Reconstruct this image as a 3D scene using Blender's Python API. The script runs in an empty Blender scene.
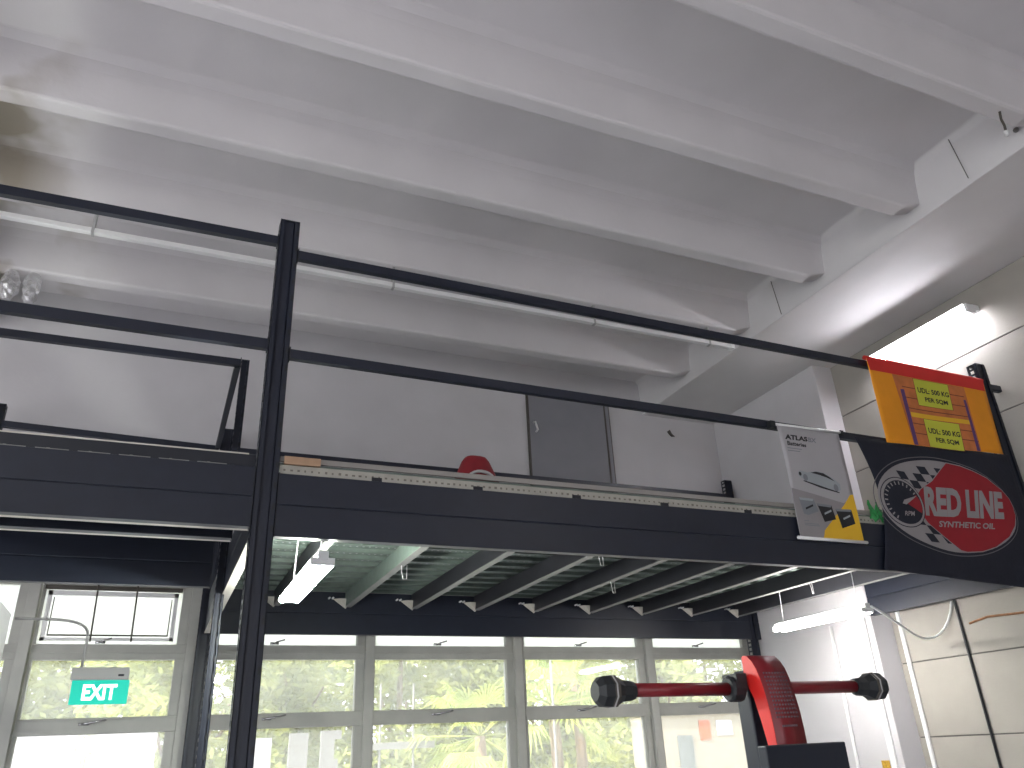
import bpy, bmesh, math, random
from mathutils import Vector, Matrix
random.seed(7)
S = bpy.context.scene
C = S.collection

# ------------------------------------------------------------ camera
YAW, PITCH, ROLL, FPX = 0.424573, 0.438428, -0.049010, 783.340901
cy, sy, cp, sp, cr, sr = math.cos(YAW), math.sin(YAW), math.cos(PITCH), math.sin(PITCH), math.cos(ROLL), math.sin(ROLL)
fw = Vector((sy*cp, cy*cp, sp)); rt = Vector((cy, -sy, 0)); up = rt.cross(fw)
rt2 = cr*rt + sr*up; up2 = -sr*rt + cr*up
cam = bpy.data.objects.new('camera', bpy.data.cameras.new('camera'))
cam.data.sensor_width = 36; cam.data.lens = FPX/1024*36
cam.data.clip_start = 0.05; cam.data.clip_end = 300
cam.matrix_world = Matrix(((rt2.x, up2.x, -fw.x, 0), (rt2.y, up2.y, -fw.y, 0), (rt2.z, up2.z, -fw.z, 1.5), (0, 0, 0, 1)))
C.objects.link(cam); S.camera = cam

# ------------------------------------------------------------ world, sun, exposure
w = bpy.data.worlds.new('sky'); S.world = w; w.use_nodes = True
bg = w.node_tree.nodes['Background']
bg.inputs[0].default_value = (0.93, 0.96, 1.0, 1); bg.inputs[1].default_value = 3.6
sun = bpy.data.objects.new('sun', bpy.data.lights.new('sun', 'SUN')); C.objects.link(sun)
sun.data.energy = 10.0; sun.data.angle = 0.03; sun.data.color = (1, .97, .93)
sun.rotation_euler = Vector((-1.3, -0.30, 1.0)).to_track_quat('Z', 'Y').to_euler()
S.view_settings.view_transform = 'Standard'; S.view_settings.look = 'None'
S.view_settings.exposure = 0.4; S.view_settings.gamma = 1; S.view_settings.use_curve_mapping = False
S.cycles.use_denoising = True
S.cycles.max_bounces = 10; S.cycles.diffuse_bounces = 6; S.cycles.transparent_max_bounces = 16
S.cycles.sample_clamp_indirect = 6

# ------------------------------------------------------------ materials
def lin(c):
    return tuple(((x/255)/12.92 if x/255 <= .04045 else ((x/255+.055)/1.055)**2.4) for x in c)
MATS = {}
def mat(name, rgb, rough=.6, metal=0, noise=.08, nscale=6, emit=0, bump=0, bscale=60, spec=.5, trans=0):
    if name in MATS: return MATS[name]
    m = bpy.data.materials.new(name); m.use_nodes = True; nt = m.node_tree; b = nt.nodes['Principled BSDF']
    col = lin(rgb)
    b.inputs['Roughness'].default_value = rough; b.inputs['Metallic'].default_value = metal
    b.inputs['Specular IOR Level'].default_value = spec
    tc = nt.nodes.new('ShaderNodeTexCoord')
    if noise:
        n = nt.nodes.new('ShaderNodeTexNoise'); n.inputs['Scale'].default_value = nscale; n.inputs['Detail'].default_value = 5
        nt.links.new(tc.outputs['Object'], n.inputs['Vector'])
        r = nt.nodes.new('ShaderNodeValToRGB')
        r.color_ramp.elements[0].position = .3; r.color_ramp.elements[1].position = .7
        r.color_ramp.elements[0].color = (*[c*(1-noise) for c in col], 1); r.color_ramp.elements[1].color = (*[min(1, c*(1+noise)) for c in col], 1)
        nt.links.new(n.outputs['Fac'], r.inputs['Fac']); nt.links.new(r.outputs['Color'], b.inputs['Base Color'])
    else: b.inputs['Base Color'].default_value = (*col, 1)
    if bump:
        n2 = nt.nodes.new('ShaderNodeTexNoise'); n2.inputs['Scale'].default_value = bscale; n2.inputs['Detail'].default_value = 4
        nt.links.new(tc.outputs['Object'], n2.inputs['Vector'])
        bp = nt.nodes.new('ShaderNodeBump'); bp.inputs['Strength'].default_value = bump; bp.inputs['Distance'].default_value = .01
        nt.links.new(n2.outputs['Fac'], bp.inputs['Height']); nt.links.new(bp.outputs['Normal'], b.inputs['Normal'])
    if emit:
        b.inputs['Emission Color'].default_value = (*col, 1); b.inputs['Emission Strength'].default_value = emit
    if trans: b.inputs['Transmission Weight'].default_value = trans
    MATS[name] = m; return m

mat('ceiling_paint', (206, 203, 205), .8, noise=.05, nscale=1.3, bump=.15, bscale=25)
mat('beam_paint', (205, 203, 204), .75, noise=.04, nscale=2, bump=.1, bscale=25)
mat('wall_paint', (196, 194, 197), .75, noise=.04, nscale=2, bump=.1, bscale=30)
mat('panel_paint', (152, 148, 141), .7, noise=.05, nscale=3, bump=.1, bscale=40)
mat('slot_shade', (112, 108, 102), .8)
mat('slot_light', (130, 130, 126), .6)
mat('groove', (95, 92, 90), .9)
mat('concrete', (172, 172, 180), .7, noise=.15, nscale=3)
mat('rack_paint', (26, 31, 45), .42, noise=.1, nscale=9, spec=.5)
mat('rack_dark', (21, 25, 35), .5, noise=.1, nscale=9)
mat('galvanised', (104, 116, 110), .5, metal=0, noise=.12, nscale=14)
mat('joist_lip', (120, 120, 118), .5)
mat('joist_steel', (40, 40, 46), .5, noise=.12, nscale=8)
mat('trim_steel', (162, 159, 150), .6, noise=.08, nscale=15)
mat('cream_steel', (195, 190, 180), .5, noise=.05)
mat('frame_paint', (167, 167, 161), .5, noise=.08, nscale=5)
mat('frame_dark', (70, 66, 60), .6)
mat('white_plastic', (225, 225, 225), .4, noise=.02)
mat('grey_plastic', (165, 165, 165), .5, noise=.03)
mat('chrome', (190, 190, 190), .25, metal=.9, noise=0)
mat('black_rubber', (24, 28, 32), .55, noise=.1, nscale=20)
mat('black_plastic', (15, 22, 36), .45, noise=.05)
mat('door_paint', (128, 128, 135), .6, noise=.04, nscale=4)
mat('red_paint', (112, 12, 24), .35, noise=.05, nscale=8)
mat('red_lit', (205, 34, 30), .4, noise=.05, nscale=8)  # lighter copy of red_paint, daylight on the hood side put into the colour
mat('red_cloth', (115, 15, 26), .8, noise=.1, nscale=20)
mat('toe_paint', (140, 136, 132), .7, noise=.04)
mat('cardboard', (165, 135, 110), .85, noise=.08, nscale=20)
mat('green_cloth', (40, 140, 70), .6, noise=.3, nscale=12)
mat('green_sign', (0, 160, 140), .4, noise=0, emit=.8)
mat('sign_white', (240, 250, 245), .4, noise=0, emit=1.5)
mat('tube', (255, 250, 245), .4, noise=0, emit=70)
mat('bright_tube', (250, 255, 245), .4, noise=0, emit=170)
mat('wall_tube', (250, 248, 255), .4, noise=0, emit=75)
mat('print_white', (165, 163, 166), .7, noise=.02)
mat('print_yellow', (222, 176, 40), .7, noise=.03)
mat('print_black', (30, 30, 34), .7, noise=0)
mat('print_grey', (120, 124, 130), .7, noise=.05)
mat('print_silver', (150, 156, 160), .7, noise=.05)
mat('flag_navy', (20, 24, 38), .85, noise=.12, nscale=9, bump=.3, bscale=25)
mat('flag_red', (140, 22, 34), .8, noise=.06, nscale=9)
mat('flag_grey', (140, 136, 138), .8, noise=.05, nscale=9)
mat('flag_pale', (95, 92, 98), .8, noise=.05, nscale=9)
mat('orange_cloth', (226, 146, 24), .75, noise=.05, nscale=6)
mat('redband_cloth', (205, 45, 40), .75, noise=.05)
mat('wood_print', (192, 112, 60), .75, noise=.16, nscale=10)
mat('wood_line', (120, 60, 45), .75, noise=.05)
mat('purple_print', (92, 58, 110), .75, noise=.05)
mat('lime_print', (192, 196, 62), .75, noise=.03)
mat('ground', (182, 182, 180), .9, noise=.25, nscale=1.5)
mat('bark', (120, 100, 80), .9, noise=.2, nscale=12)
mat('outside_white', (128, 126, 122), .8, noise=.03)
mat('outside_beige', (150, 140, 120), .8, noise=.05)
mat('outside_dark', (95, 100, 98), .7)
mat('notice_orange', (175, 80, 35), .8, noise=.15, nscale=30)
mat('notice_white', (215, 215, 222), .8, noise=.02)
mat('sticker', (180, 140, 40), .6, noise=.4, nscale=60)
mat('rust', (140, 100, 70), .8, noise=.2, nscale=20)

def stained():
    m = bpy.data.materials.new('stained_ceiling_paint'); m.use_nodes = True; nt = m.node_tree; b = nt.nodes['Principled BSDF']
    b.inputs['Roughness'].default_value = .85
    g = nt.nodes.new('ShaderNodeNewGeometry'); n = nt.nodes.new('ShaderNodeTexNoise'); n.inputs['Scale'].default_value = 2.2; n.inputs['Detail'].default_value = 4
    nt.links.new(g.outputs['Position'], n.inputs['Vector'])
    r = nt.nodes.new('ShaderNodeValToRGB'); e = r.color_ramp.elements
    e[0].position = .38; e[0].color = (*lin((150, 142, 128)), 1); e[1].position = .62; e[1].color = (*lin((198, 195, 190)), 1)
    nt.links.new(n.outputs['Fac'], r.inputs['Fac']); nt.links.new(r.outputs['Color'], b.inputs['Base Color'])
    return m
MATS['stained'] = stained()
def add_stain(m, xlim):                       # brown water stains at the left end of the ceiling, with their own blotchy outline
    nt = m.node_tree; b = nt.nodes['Principled BSDF']; N = nt.nodes.new; L = nt.links.new
    src = b.inputs['Base Color'].links[0].from_socket
    g = N('ShaderNodeNewGeometry'); sx = N('ShaderNodeSeparateXYZ'); L(g.outputs['Position'], sx.inputs[0])
    n = N('ShaderNodeTexNoise'); n.inputs['Scale'].default_value = 1.7; n.inputs['Detail'].default_value = 3; L(g.outputs['Position'], n.inputs['Vector'])
    a = N('ShaderNodeMapRange'); a.inputs[1].default_value = xlim; a.inputs[2].default_value = xlim-.5; L(sx.outputs[0], a.inputs[0])
    c = N('ShaderNodeMapRange'); c.inputs[1].default_value = .46; c.inputs[2].default_value = .60; L(n.outputs['Fac'], c.inputs[0])
    k = N('ShaderNodeMath'); k.operation = 'MULTIPLY'; L(a.outputs[0], k.inputs[0]); L(c.outputs[0], k.inputs[1])
    mx = N('ShaderNodeMix'); mx.data_type = 'RGBA'; L(k.outputs[0], mx.inputs[0]); L(src, mx.inputs[6]); mx.inputs[7].default_value = (*lin((152, 144, 132)), 1)
    L(mx.outputs[2], b.inputs['Base Color'])
add_stain(MATS['ceiling_paint'], -.95)

def leafmat(name, c1, c2):
    m = bpy.data.materials.new(name); m.use_nodes = True; nt = m.node_tree
    for n in list(nt.nodes): nt.nodes.remove(n)
    out = nt.nodes.new('ShaderNodeOutputMaterial'); d = nt.nodes.new('ShaderNodeBsdfDiffuse'); t = nt.nodes.new('ShaderNodeBsdfTranslucent')
    mx = nt.nodes.new('ShaderNodeMixShader'); mx.inputs[0].default_value = .45
    tc = nt.nodes.new('ShaderNodeTexCoord'); n = nt.nodes.new('ShaderNodeTexNoise'); n.inputs['Scale'].default_value = 1.6
    r = nt.nodes.new('ShaderNodeValToRGB'); r.color_ramp.elements[0].color = (*lin(c1), 1); r.color_ramp.elements[1].color = (*lin(c2), 1)
    r.color_ramp.elements[0].position = .35; r.color_ramp.elements[1].position = .65
    L = nt.links.new
    L(tc.outputs['Object'], n.inputs['Vector']); L(n.outputs['Fac'], r.inputs['Fac']); L(r.outputs['Color'], d.inputs['Color']); L(r.outputs['Color'], t.inputs['Color'])
    L(d.outputs[0], mx.inputs[1]); L(t.outputs[0], mx.inputs[2]); L(mx.outputs[0], out.inputs['Surface'])
    MATS[name] = m
leafmat('leaf', (142, 152, 92), (190, 192, 112))
leafmat('leaf_pale', (158, 166, 112), (198, 200, 132))
leafmat('palm_leaf', (130, 150, 80), (205, 205, 115))

def glassmat(name, haze=.1, tint=(1, 1, 1)):
    m = bpy.data.materials.new(name); m.use_nodes = True; nt = m.node_tree
    for n in list(nt.nodes): nt.nodes.remove(n)
    N = nt.nodes.new; L = nt.links.new
    out = N('ShaderNodeOutputMaterial'); tr = N('ShaderNodeBsdfTransparent'); tr.inputs[0].default_value = (*tint, 1)
    gl = N('ShaderNodeBsdfGlossy'); gl.inputs['Roughness'].default_value = .02
    tl = N('ShaderNodeBsdfTranslucent'); tl.inputs[0].default_value = (.9, .92, .9, 1)
    fr = N('ShaderNodeFresnel'); fr.inputs[0].default_value = 1.45
    tc = N('ShaderNodeTexCoord'); no = N('ShaderNodeTexNoise'); no.inputs['Scale'].default_value = 2.5; no.inputs['Detail'].default_value = 5
    L(tc.outputs['Object'], no.inputs['Vector'])
    mr = N('ShaderNodeMapRange'); mr.inputs[3].default_value = haze*.5; mr.inputs[4].default_value = haze*1.5
    L(no.outputs['Fac'], mr.inputs[0])
    a = N('ShaderNodeMixShader'); L(mr.outputs[0], a.inputs[0]); L(tr.outputs[0], a.inputs[1]); L(tl.outputs[0], a.inputs[2])
    b = N('ShaderNodeMixShader'); L(fr.outputs[0], b.inputs[0]); L(a.outputs[0], b.inputs[1]); L(gl.outputs[0], b.inputs[2])
    L(b.outputs[0], out.inputs['Surface']); MATS[name] = m
glassmat('glass', .17); glassmat('frosted_glass', .75)
def filmmat():
    m = bpy.data.materials.new('clear_film'); m.use_nodes = True; nt = m.node_tree
    for n in list(nt.nodes): nt.nodes.remove(n)
    N = nt.nodes.new; L = nt.links.new
    out = N('ShaderNodeOutputMaterial'); tr = N('ShaderNodeBsdfTransparent'); gl = N('ShaderNodeBsdfGlossy'); gl.inputs['Roughness'].default_value = .12
    df = N('ShaderNodeBsdfDiffuse'); df.inputs[0].default_value = (.8, .8, .82, 1)
    a = N('ShaderNodeMixShader'); a.inputs[0].default_value = .35; L(tr.outputs[0], a.inputs[1]); L(df.outputs[0], a.inputs[2])
    b = N('ShaderNodeMixShader'); b.inputs[0].default_value = .35; L(a.outputs[0], b.inputs[1]); L(gl.outputs[0], b.inputs[2])
    L(b.outputs[0], out.inputs['Surface']); MATS['film'] = m
filmmat()

# ------------------------------------------------------------ mesh helpers
class MB:
    def __init__(s): s.v = []; s.f = []
    def add(s, vs, fs):
        k = len(s.v); s.v += [tuple(v) for v in vs]; s.f += [tuple(i+k for i in f) for f in fs]; return s
    def box(s, x0, x1, y0, y1, z0, z1):
        return s.add([(x0,y0,z0),(x1,y0,z0),(x1,y1,z0),(x0,y1,z0),(x0,y0,z1),(x1,y0,z1),(x1,y1,z1),(x0,y1,z1)],
                     [(0,3,2,1),(4,5,6,7),(0,1,5,4),(1,2,6,5),(2,3,7,6),(3,0,4,7)])
    def prism(s, pts, axis, a, b):            # 2D outline extruded along axis
        def P(p, t):
            return (t, p[0], p[1]) if axis == 'x' else ((p[0], t, p[1]) if axis == 'y' else (p[0], p[1], t))
        n = len(pts)
        return s.add([P(p, a) for p in pts]+[P(p, b) for p in pts],
                     [tuple(range(n)), tuple(range(2*n-1, n-1, -1))]+[(i, i+n, (i+1) % n+n, (i+1) % n) for i in range(n)])
    def tube(s, pts, r, n=8, cap=True):
        pts = [Vector(p) for p in pts]; rs = r if isinstance(r, (list, tuple)) else [r]*len(pts)
        k = len(s.v); nrm = None
        for i, p in enumerate(pts):
            d = (pts[min(i+1, len(pts)-1)]-pts[max(i-1, 0)]).normalized()
            if nrm is None: nrm = d.orthogonal().normalized()
            nrm = (nrm-d*nrm.dot(d)).normalized(); bn = d.cross(nrm)
            for j in range(n):
                a = 2*math.pi*(j+.5)/n
                s.v.append(tuple(p+(nrm*math.cos(a)+bn*math.sin(a))*rs[i]))
        for i in range(len(pts)-1):
            for j in range(n):
                s.f.append((k+i*n+j, k+i*n+(j+1) % n, k+(i+1)*n+(j+1) % n, k+(i+1)*n+j))
        if cap:
            s.f.append(tuple(k+j for j in range(n-1, -1, -1))); s.f.append(tuple(k+(len(pts)-1)*n+j for j in range(n)))
        return s
    def build(s, name, m, parent=None, smooth=False, bevel=0, solid=0):
        me = bpy.data.meshes.new(name); me.from_pydata(s.v, [], s.f)
        bm = bmesh.new(); bm.from_mesh(me); bmesh.ops.recalc_face_normals(bm, faces=bm.faces); bm.to_mesh(me); bm.free()
        me.materials.append(MATS[m])
        if smooth:
            for p in me.polygons: p.use_smooth = True
        o = bpy.data.objects.new(name, me); C.objects.link(o)
        if parent:
            o.parent = parent; o.matrix_parent_inverse = Matrix.Translation(-parent.location)
        if bevel:
            b = o.modifiers.new('bevel', 'BEVEL'); b.width = bevel; b.segments = 2; b.limit_method = 'ANGLE'
        if solid:
            b = o.modifiers.new('solid', 'SOLIDIFY'); b.thickness = solid; b.offset = 0
        return o
def build2(name, parts, parent=None, **kw):      # one mesh with surface pattern in its own materials
    b = MB(); idx = []
    for mb, m in parts: b.add(mb.v, mb.f); idx += [m]*len(mb.f)
    me = bpy.data.meshes.new(name); me.from_pydata(b.v, [], b.f)
    ms = []
    for m in idx:
        if m not in ms: ms.append(m)
    for m in ms: me.materials.append(MATS[m])
    for p, m in zip(me.polygons, idx): p.material_index = ms.index(m)
    bm = bmesh.new(); bm.from_mesh(me); bmesh.ops.recalc_face_normals(bm, faces=bm.faces); bm.to_mesh(me); bm.free()
    o = bpy.data.objects.new(name, me); C.objects.link(o)
    if parent: o.parent = parent; o.matrix_parent_inverse = Matrix.Translation(-parent.location)
    return o
def tag(o, label, cat, group=None, kind=None):
    o['label'] = label; o['category'] = cat
    if group: o['group'] = group
    if kind: o['kind'] = kind
    return o
def struct(o, label=None, cat=None):
    o['kind'] = 'structure'
    if label: o['label'] = label
    if cat: o['category'] = cat
    return o
def thing(name, loc, label, cat, group=None):
    o = bpy.data.objects.new(name, None); C.objects.link(o); o.location = loc; o.empty_display_size = .1
    return tag(o, label, cat, group)
def copy_tree(o, dx, label, group=None):
    kids = list(o.children); c = o.copy(); C.objects.link(c); c.location = Vector(o.location)+Vector(dx); c['label'] = label
    if group: c['group'] = group
    def sub(src, par):
        for ch in list(src.children):
            if ch.name.startswith('__'): continue
            k = ch.copy(); C.objects.link(k); k.parent = par; k.matrix_parent_inverse = ch.matrix_parent_inverse.copy(); sub(ch, k)
    for ch in kids:
        k = ch.copy(); C.objects.link(k); k.parent = c; k.matrix_parent_inverse = ch.matrix_parent_inverse.copy(); sub(ch, k)
    return c
def ordn(i): return ['first', 'second', 'third', 'fourth', 'fifth', 'sixth', 'seventh', 'eighth', 'ninth', 'tenth', 'eleventh', 'twelfth', 'thirteenth', 'fourteenth', 'fifteenth', 'sixteenth'][i]

# ------------------------------------------------------------ room shell
YW = 8.2
struct(MB().box(-9, 7.3, -8, 8.3, -.15, 0).build('floor', 'concrete'), 'grey concrete workshop floor', 'floor')
# ceiling: slab, ribs along x, main beams along y
ceil = struct(MB().box(-9, 7.3, -8, 8.4, 5.985, 6.25).build('ceiling', 'ceiling_paint'), 'off-white concrete ceiling with deep parallel ribs', 'ceiling')
rib_prof = lambda yc, z0=5.55: [(yc-.05, z0), (yc+.05, z0), (yc+.066, z0+.006), (yc+.074, z0+.02), (yc+.105, z0+.30), (yc+.125, z0+.38), (yc+.175, z0+.43), (yc+.23, z0+.45), (yc-.23, z0+.45), (yc-.175, z0+.43), (yc-.125, z0+.38), (yc-.105, z0+.30), (yc-.074, z0+.02), (yc-.066, z0+.006)]
def rib(yc):
    b = MB(); prof = rib_prof(yc); n = len(prof)
    xs = [(-2.0, 0), (5.36, 0), (5.6, .09)]
    k = 0
    for x, dz in xs:
        for (y, z) in prof: b.v.append((x, y, max(z, 5.55+dz) if z < 5.7 else z))
    for i in range(2):
        for j in range(n): b.f.append((i*n+j, i*n+(j+1) % n, (i+1)*n+(j+1) % n, (i+1)*n+j))
    b.f.append(tuple(range(n-1, -1, -1))); b.f.append(tuple(2*n+j for j in range(n)))
    return b
for k in range(-9, 4):
    rib(3.65+1.14*k).build('ceiling_rib', 'ceiling_paint', ceil)
bb = MB().prism([(5.575, 5.5), (7.02, 5.5), (7.02, 6.0), (5.45, 6.0), (5.52, 5.98), (5.555, 5.93)], 'y', -8, 8.25)
bb.build('ceiling_beam', 'beam_paint', ceil, bevel=.01)
bl = MB().prism([(-3.3, 5.5), (-1.95, 5.5), (-1.94, 5.9), (-1.91, 5.96), (-1.83, 6.0), (-3.3, 6.0)], 'y', -8, 8.25)
bl.build('ceiling_beam', 'stained', ceil)

# back wall above and below the windows
struct(MB().box(-9, 7.2, YW-.06, YW+.15, 3.12, 6.06).box(-9, 7.2, YW-.06, YW+.15, 0, .9).box(-9, -2.75, YW-.06, YW+.15, .9, 3.12)
       .build('wall_back', 'wall_paint'), 'white back wall above the row of windows', 'wall')
# right wall: coursed panels and a deeper return
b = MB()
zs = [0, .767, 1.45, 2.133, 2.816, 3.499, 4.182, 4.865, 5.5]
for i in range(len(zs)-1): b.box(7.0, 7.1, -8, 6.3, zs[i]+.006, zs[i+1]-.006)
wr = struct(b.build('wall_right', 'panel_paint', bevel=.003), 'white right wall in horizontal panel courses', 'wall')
MB().box(7.01, 7.2, -8, 8.3, 0, 5.6).build('wall_backing', 'groove', wr)
MB().box(6.72, 7.05, 6.19, YW-.06, 0, 5.5).build('wall_pier', 'wall_paint', wr, bevel=.01)
struct(MB().box(-9.15, -9, -8, 8.3, 4.4, 6.1).box(-9.15, -9, 6.5, 8.3, 0, 4.4).box(-9.15, -9, -8, -7, 0, 4.4).box(-9.15, -9, -.3, .1, 0, 4.4).build('wall_left', 'wall_paint'), 'unseen far left wall with two tall openings added to let daylight in', 'wall')  # out of view; tall openings added to bring daylight in from the left
struct(MB().box(-45, -9.15, -8.2, 8.4, -.2, -.05).build('bounce_yard', 'ground'), 'unseen pale ground added to bounce sunlight in through the left openings', 'ground')  # out of view, added to bounce sunlight up to the ceiling
# unseen front wall behind the camera, its opening added to let daylight in
struct(MB().box(-9, -8.0, -8.15, -8, 0, 6.1).box(1.0, 7.2, -8.15, -8, 0, 6.1).box(-8.0, 1.0, -8.15, -8, 2.7, 6.1).build('wall_front', 'wall_paint'), 'unseen front wall with a wide opening added to let daylight in', 'wall')

# ------------------------------------------------------------ windows
def window(n, x0, x1, label, rmull=.09, handle=True, upper='frosted_glass', stile=.08):
    o = thing('window_%d' % n, ((x0+x1)/2, YW, .9), label, 'window'); o['kind'] = 'structure'
    ya, yb = YW-.05, YW+.04
    f = MB()
    f.box(x1, x1+rmull, ya-.05, yb, .9, 3.12)                        # mullion on the right
    for za, zb in ((.9, .98), (1.795, 1.925), (2.4, 2.53), (3.04, 3.12)): f.box(x0, x1, ya, yb, za, zb)
    for za, zb in ((.98, 1.795), (1.925, 2.4), (2.53, 3.04)): f.box(x1-stile, x1, ya, yb, za, zb); f.box(x0, x0+.025, ya, yb, za, zb)
    f.build('window_frame', 'frame_paint', o, bevel=.004)
    g = MB().box(x0, x1, ya-.018, ya, 1.8, 1.83).box(x0, x1, ya-.018, ya, 2.455, 2.475).box(x0, x1, ya-.012, ya, 1.905, 1.915)
    g.build('window_bead', 'frame_dark' if n == 99 else 'frame_paint', o)
    MB().box(x0+.02, x1-stile+.01, YW-.003, YW+.003, .97, 1.80).build('glass_pane', 'glass', o)
    MB().box(x0+.02, x1-stile+.01, YW-.003, YW+.003, 1.92, 2.41).build('glass_pane', 'glass', o)
    MB().box(x0+.02, x1-stile+.01, YW-.003, YW+.003, 2.52, 3.05).build('glass_pane', upper, o)
    if handle:
        xc = (x0+x1)/2-.1
        MB().box(xc-.05, xc+.03, ya-.02, ya, 1.865, 1.885).tube([(xc-.03, ya-.02, 1.875), (xc+.02, ya-.05, 1.88), (xc+.16, ya-.05, 1.905)], .009, 6).build('window_handle', 'chrome', o, smooth=True)
        MB().box(xc-.03, xc+.05, ya-.02, ya, 2.535, 2.555).tube([(xc, ya-.02, 2.545), (xc+.03, ya-.05, 2.555), (xc+.1, ya-.05, 2.575)], .008, 6).build('window_handle', 'chrome', o, smooth=True)
    return o
w1 = window(1, -1.0, .245, 'leftmost full window bay, behind the green exit sign', upper='frosted_glass')
# hopper sash of the left window
h = MB()
for r_ in ((-.95, .13, 2.95, 2.99), (-.95, .13, 2.56, 2.585), (-.95, -.915, 2.56, 2.99), (.095, .13, 2.56, 2.99)): h.box(r_[0], r_[1], YW-.055, YW-.03, r_[2], r_[3])
h.build('hopper_sash', 'white_plastic', w1)
MB().box(-.90, .08, YW-.06, YW-.035, 2.60, 2.612).box(-.9, -.893, YW-.06, YW-.035, 2.60, 2.93).box(.07, .08, YW-.06, YW-.035, 2.60, 2.93).box(-.98, .16, YW-.07, YW-.03, 3.0, 3.035).build('sash_gasket', 'frame_dark', w1)
window(2, .335, 1.92, 'window bay behind the thick front rack post')
window(3, 2.005, 3.54, 'window bay between the post and the palm window')
window(4, 3.655, 5.19, 'window bay with palm fronds outside, behind the left camera pod')
window(5, 5.30, 6.70, 'rightmost window bay with paper notices seen outside', rmull=.02)
window(6, -2.75, -1.10, 'partly hidden window bay left of the white boxed panel', handle=False)

for x in (-.556, -.23): MB().tube([(x, 8.05, 3.1), (x+.01, 8.05, 2.54)], .008, 6).build('stay_rod', 'frame_dark', w1, smooth=True)
# grey door on the upper level
d = thing('door_1', (4.45, YW-.06, 3.06), 'grey flush door in the back wall above the mezzanine', 'door'); d['kind'] = 'structure'
MB().box(3.875, 4.95, YW-.10, YW-.062, 3.06, 5.66).build('door_leaf', 'door_paint', d)
MB().box(3.855, 3.872, YW-.105, YW-.058, 3.06, 5.68).box(4.953, 4.97, YW-.105, YW-.058, 3.06, 5.68).box(5.015, 5.03, YW-.105, YW-.058, 3.06, 5.68).build('door_gap_strip', 'frame_dark', d)
MB().box(4.97, 5.015, YW-.11, YW-.058, 3.06, 5.68).build('door_frame', 'door_paint', d)
MB().tube([(3.93, YW-.1, 5.18), (3.93, YW-.15, 5.17), (3.96, YW-.15, 5.07), (3.96, YW-.1, 5.06)], .012, 8).build('door_handle', 'white_plastic', d, smooth=True)

# ------------------------------------------------------------ mezzanine posts (slotted uprights)
def slotted_plate(b, axis, a0, a1, fixed, t, z0, z1, pitch, sw, sh, slots=(.5,)):
    """vertical plate spanning a0..a1, thickness t, with a column of real slots"""
    def bx(p0, p1, za, zb):
        if axis == 'x': b.box(p0, p1, fixed, fixed+t, za, zb)
        else: b.box(fixed, fixed+t, p0, p1, za, zb)
    W = a1-a0; cs = [a0+W*s for s in slots]
    edges = [a0]
    for c in cs: edges += [c-sw/2, c+sw/2]
    edges.append(a1)
    for i in range(0, len(edges), 2): bx(edges[i], edges[i+1], z0, z1)
    n = int((z1-z0)/pitch)
    for c in cs:
        for k in range(n+1):
            zb = z0+k*pitch; zt = min(zb+pitch-sh, z1)
            if zt > zb: bx(c-sw/2, c+sw/2, zb, zt)
def post(x0, x1, y0, y1, z1, label, z0=0, cap=True):
    o = thing('rack_post', ((x0+x1)/2, (y0+y1)/2, z0), label, 'rack post')
    t = .004; b = MB()
    W = x1-x0
    # front face with two folded ribs
    b.box(x0, x0+W*.28, y0, y0+t, z0, z1); b.box(x1-W*.28, x1, y0, y0+t, z0, z1)
    b.box(x0+W*.28, x1-W*.28, y0+.012, y0+.012+t, z0, z1)
    b.box(x0+W*.28-t, x0+W*.28, y0, y0+.016, z0, z1); b.box(x1-W*.28, x1-W*.28+t, y0, y0+.016, z0, z1)
    slotted_plate(b, 'y', y0, y1, x0, t, z0, z1, .05, .05, .03, (.5,))
    slotted_plate(b, 'y', y0, y1, x1-t, t, z0, z1, .05, .02, .028, (.35,))
    b.box(x1-.025, x1, y1-t, y1, z0, z1)
    h = MB()
    zz = z0+.1
    while zz < z1-.05:
        h.prism([(x1-.018, zz), (x1-.006, zz+.004), (x1-.003, zz+.03), (x1-.012, zz+.04), (x1-.02, zz+.03)], 'y', y0-.0015, y0)
        zz += .12
    build2('post_profile', [(b, 'rack_paint'), (h, 'black_rubber')], o)
    if cap: MB().box(x0, x1, y0, y1, z1-.004, z1+.002).build('post_cap', 'rack_dark', o)
    if z0 == 0: MB().box(x0-.04, x1+.04, y0-.03, y1+.03, 0, .012).build('base_plate', 'rack_paint', o)
    return o
post(.375, .495, 4.285, 4.385, 4.65, 'tall dark slotted front rack post in the middle left')
post(6.72, 6.84, 4.285, 4.385, 4.61, 'dark slotted front rack post beside the right wall, at the banner edge')
post(.325, .45, 7.9, 7.98, 4.6, 'rear rack post standing behind the left side of the mezzanine, before the windows')
post(6.56, 6.67, 7.9, 7.98, 4.6, 'rear rack post at the right end of the rear guard rail')
post(.328, .388, 5.95, 6.0, 4.44, 'slim middle rack post under the corner of the stairwell guard')
post(-1.65, -1.57, 7.9, 7.98, 4.62, 'rear rack post at the left edge of the photo')
tie = MB().box(6.84, 7.0, 4.30, 4.345, 4.36, 4.42).build('wall_tie_bracket', 'rack_paint', bevel=.004)
tag(tie, 'short dark tie bracket between the right front post and the wall', 'bracket')

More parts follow.
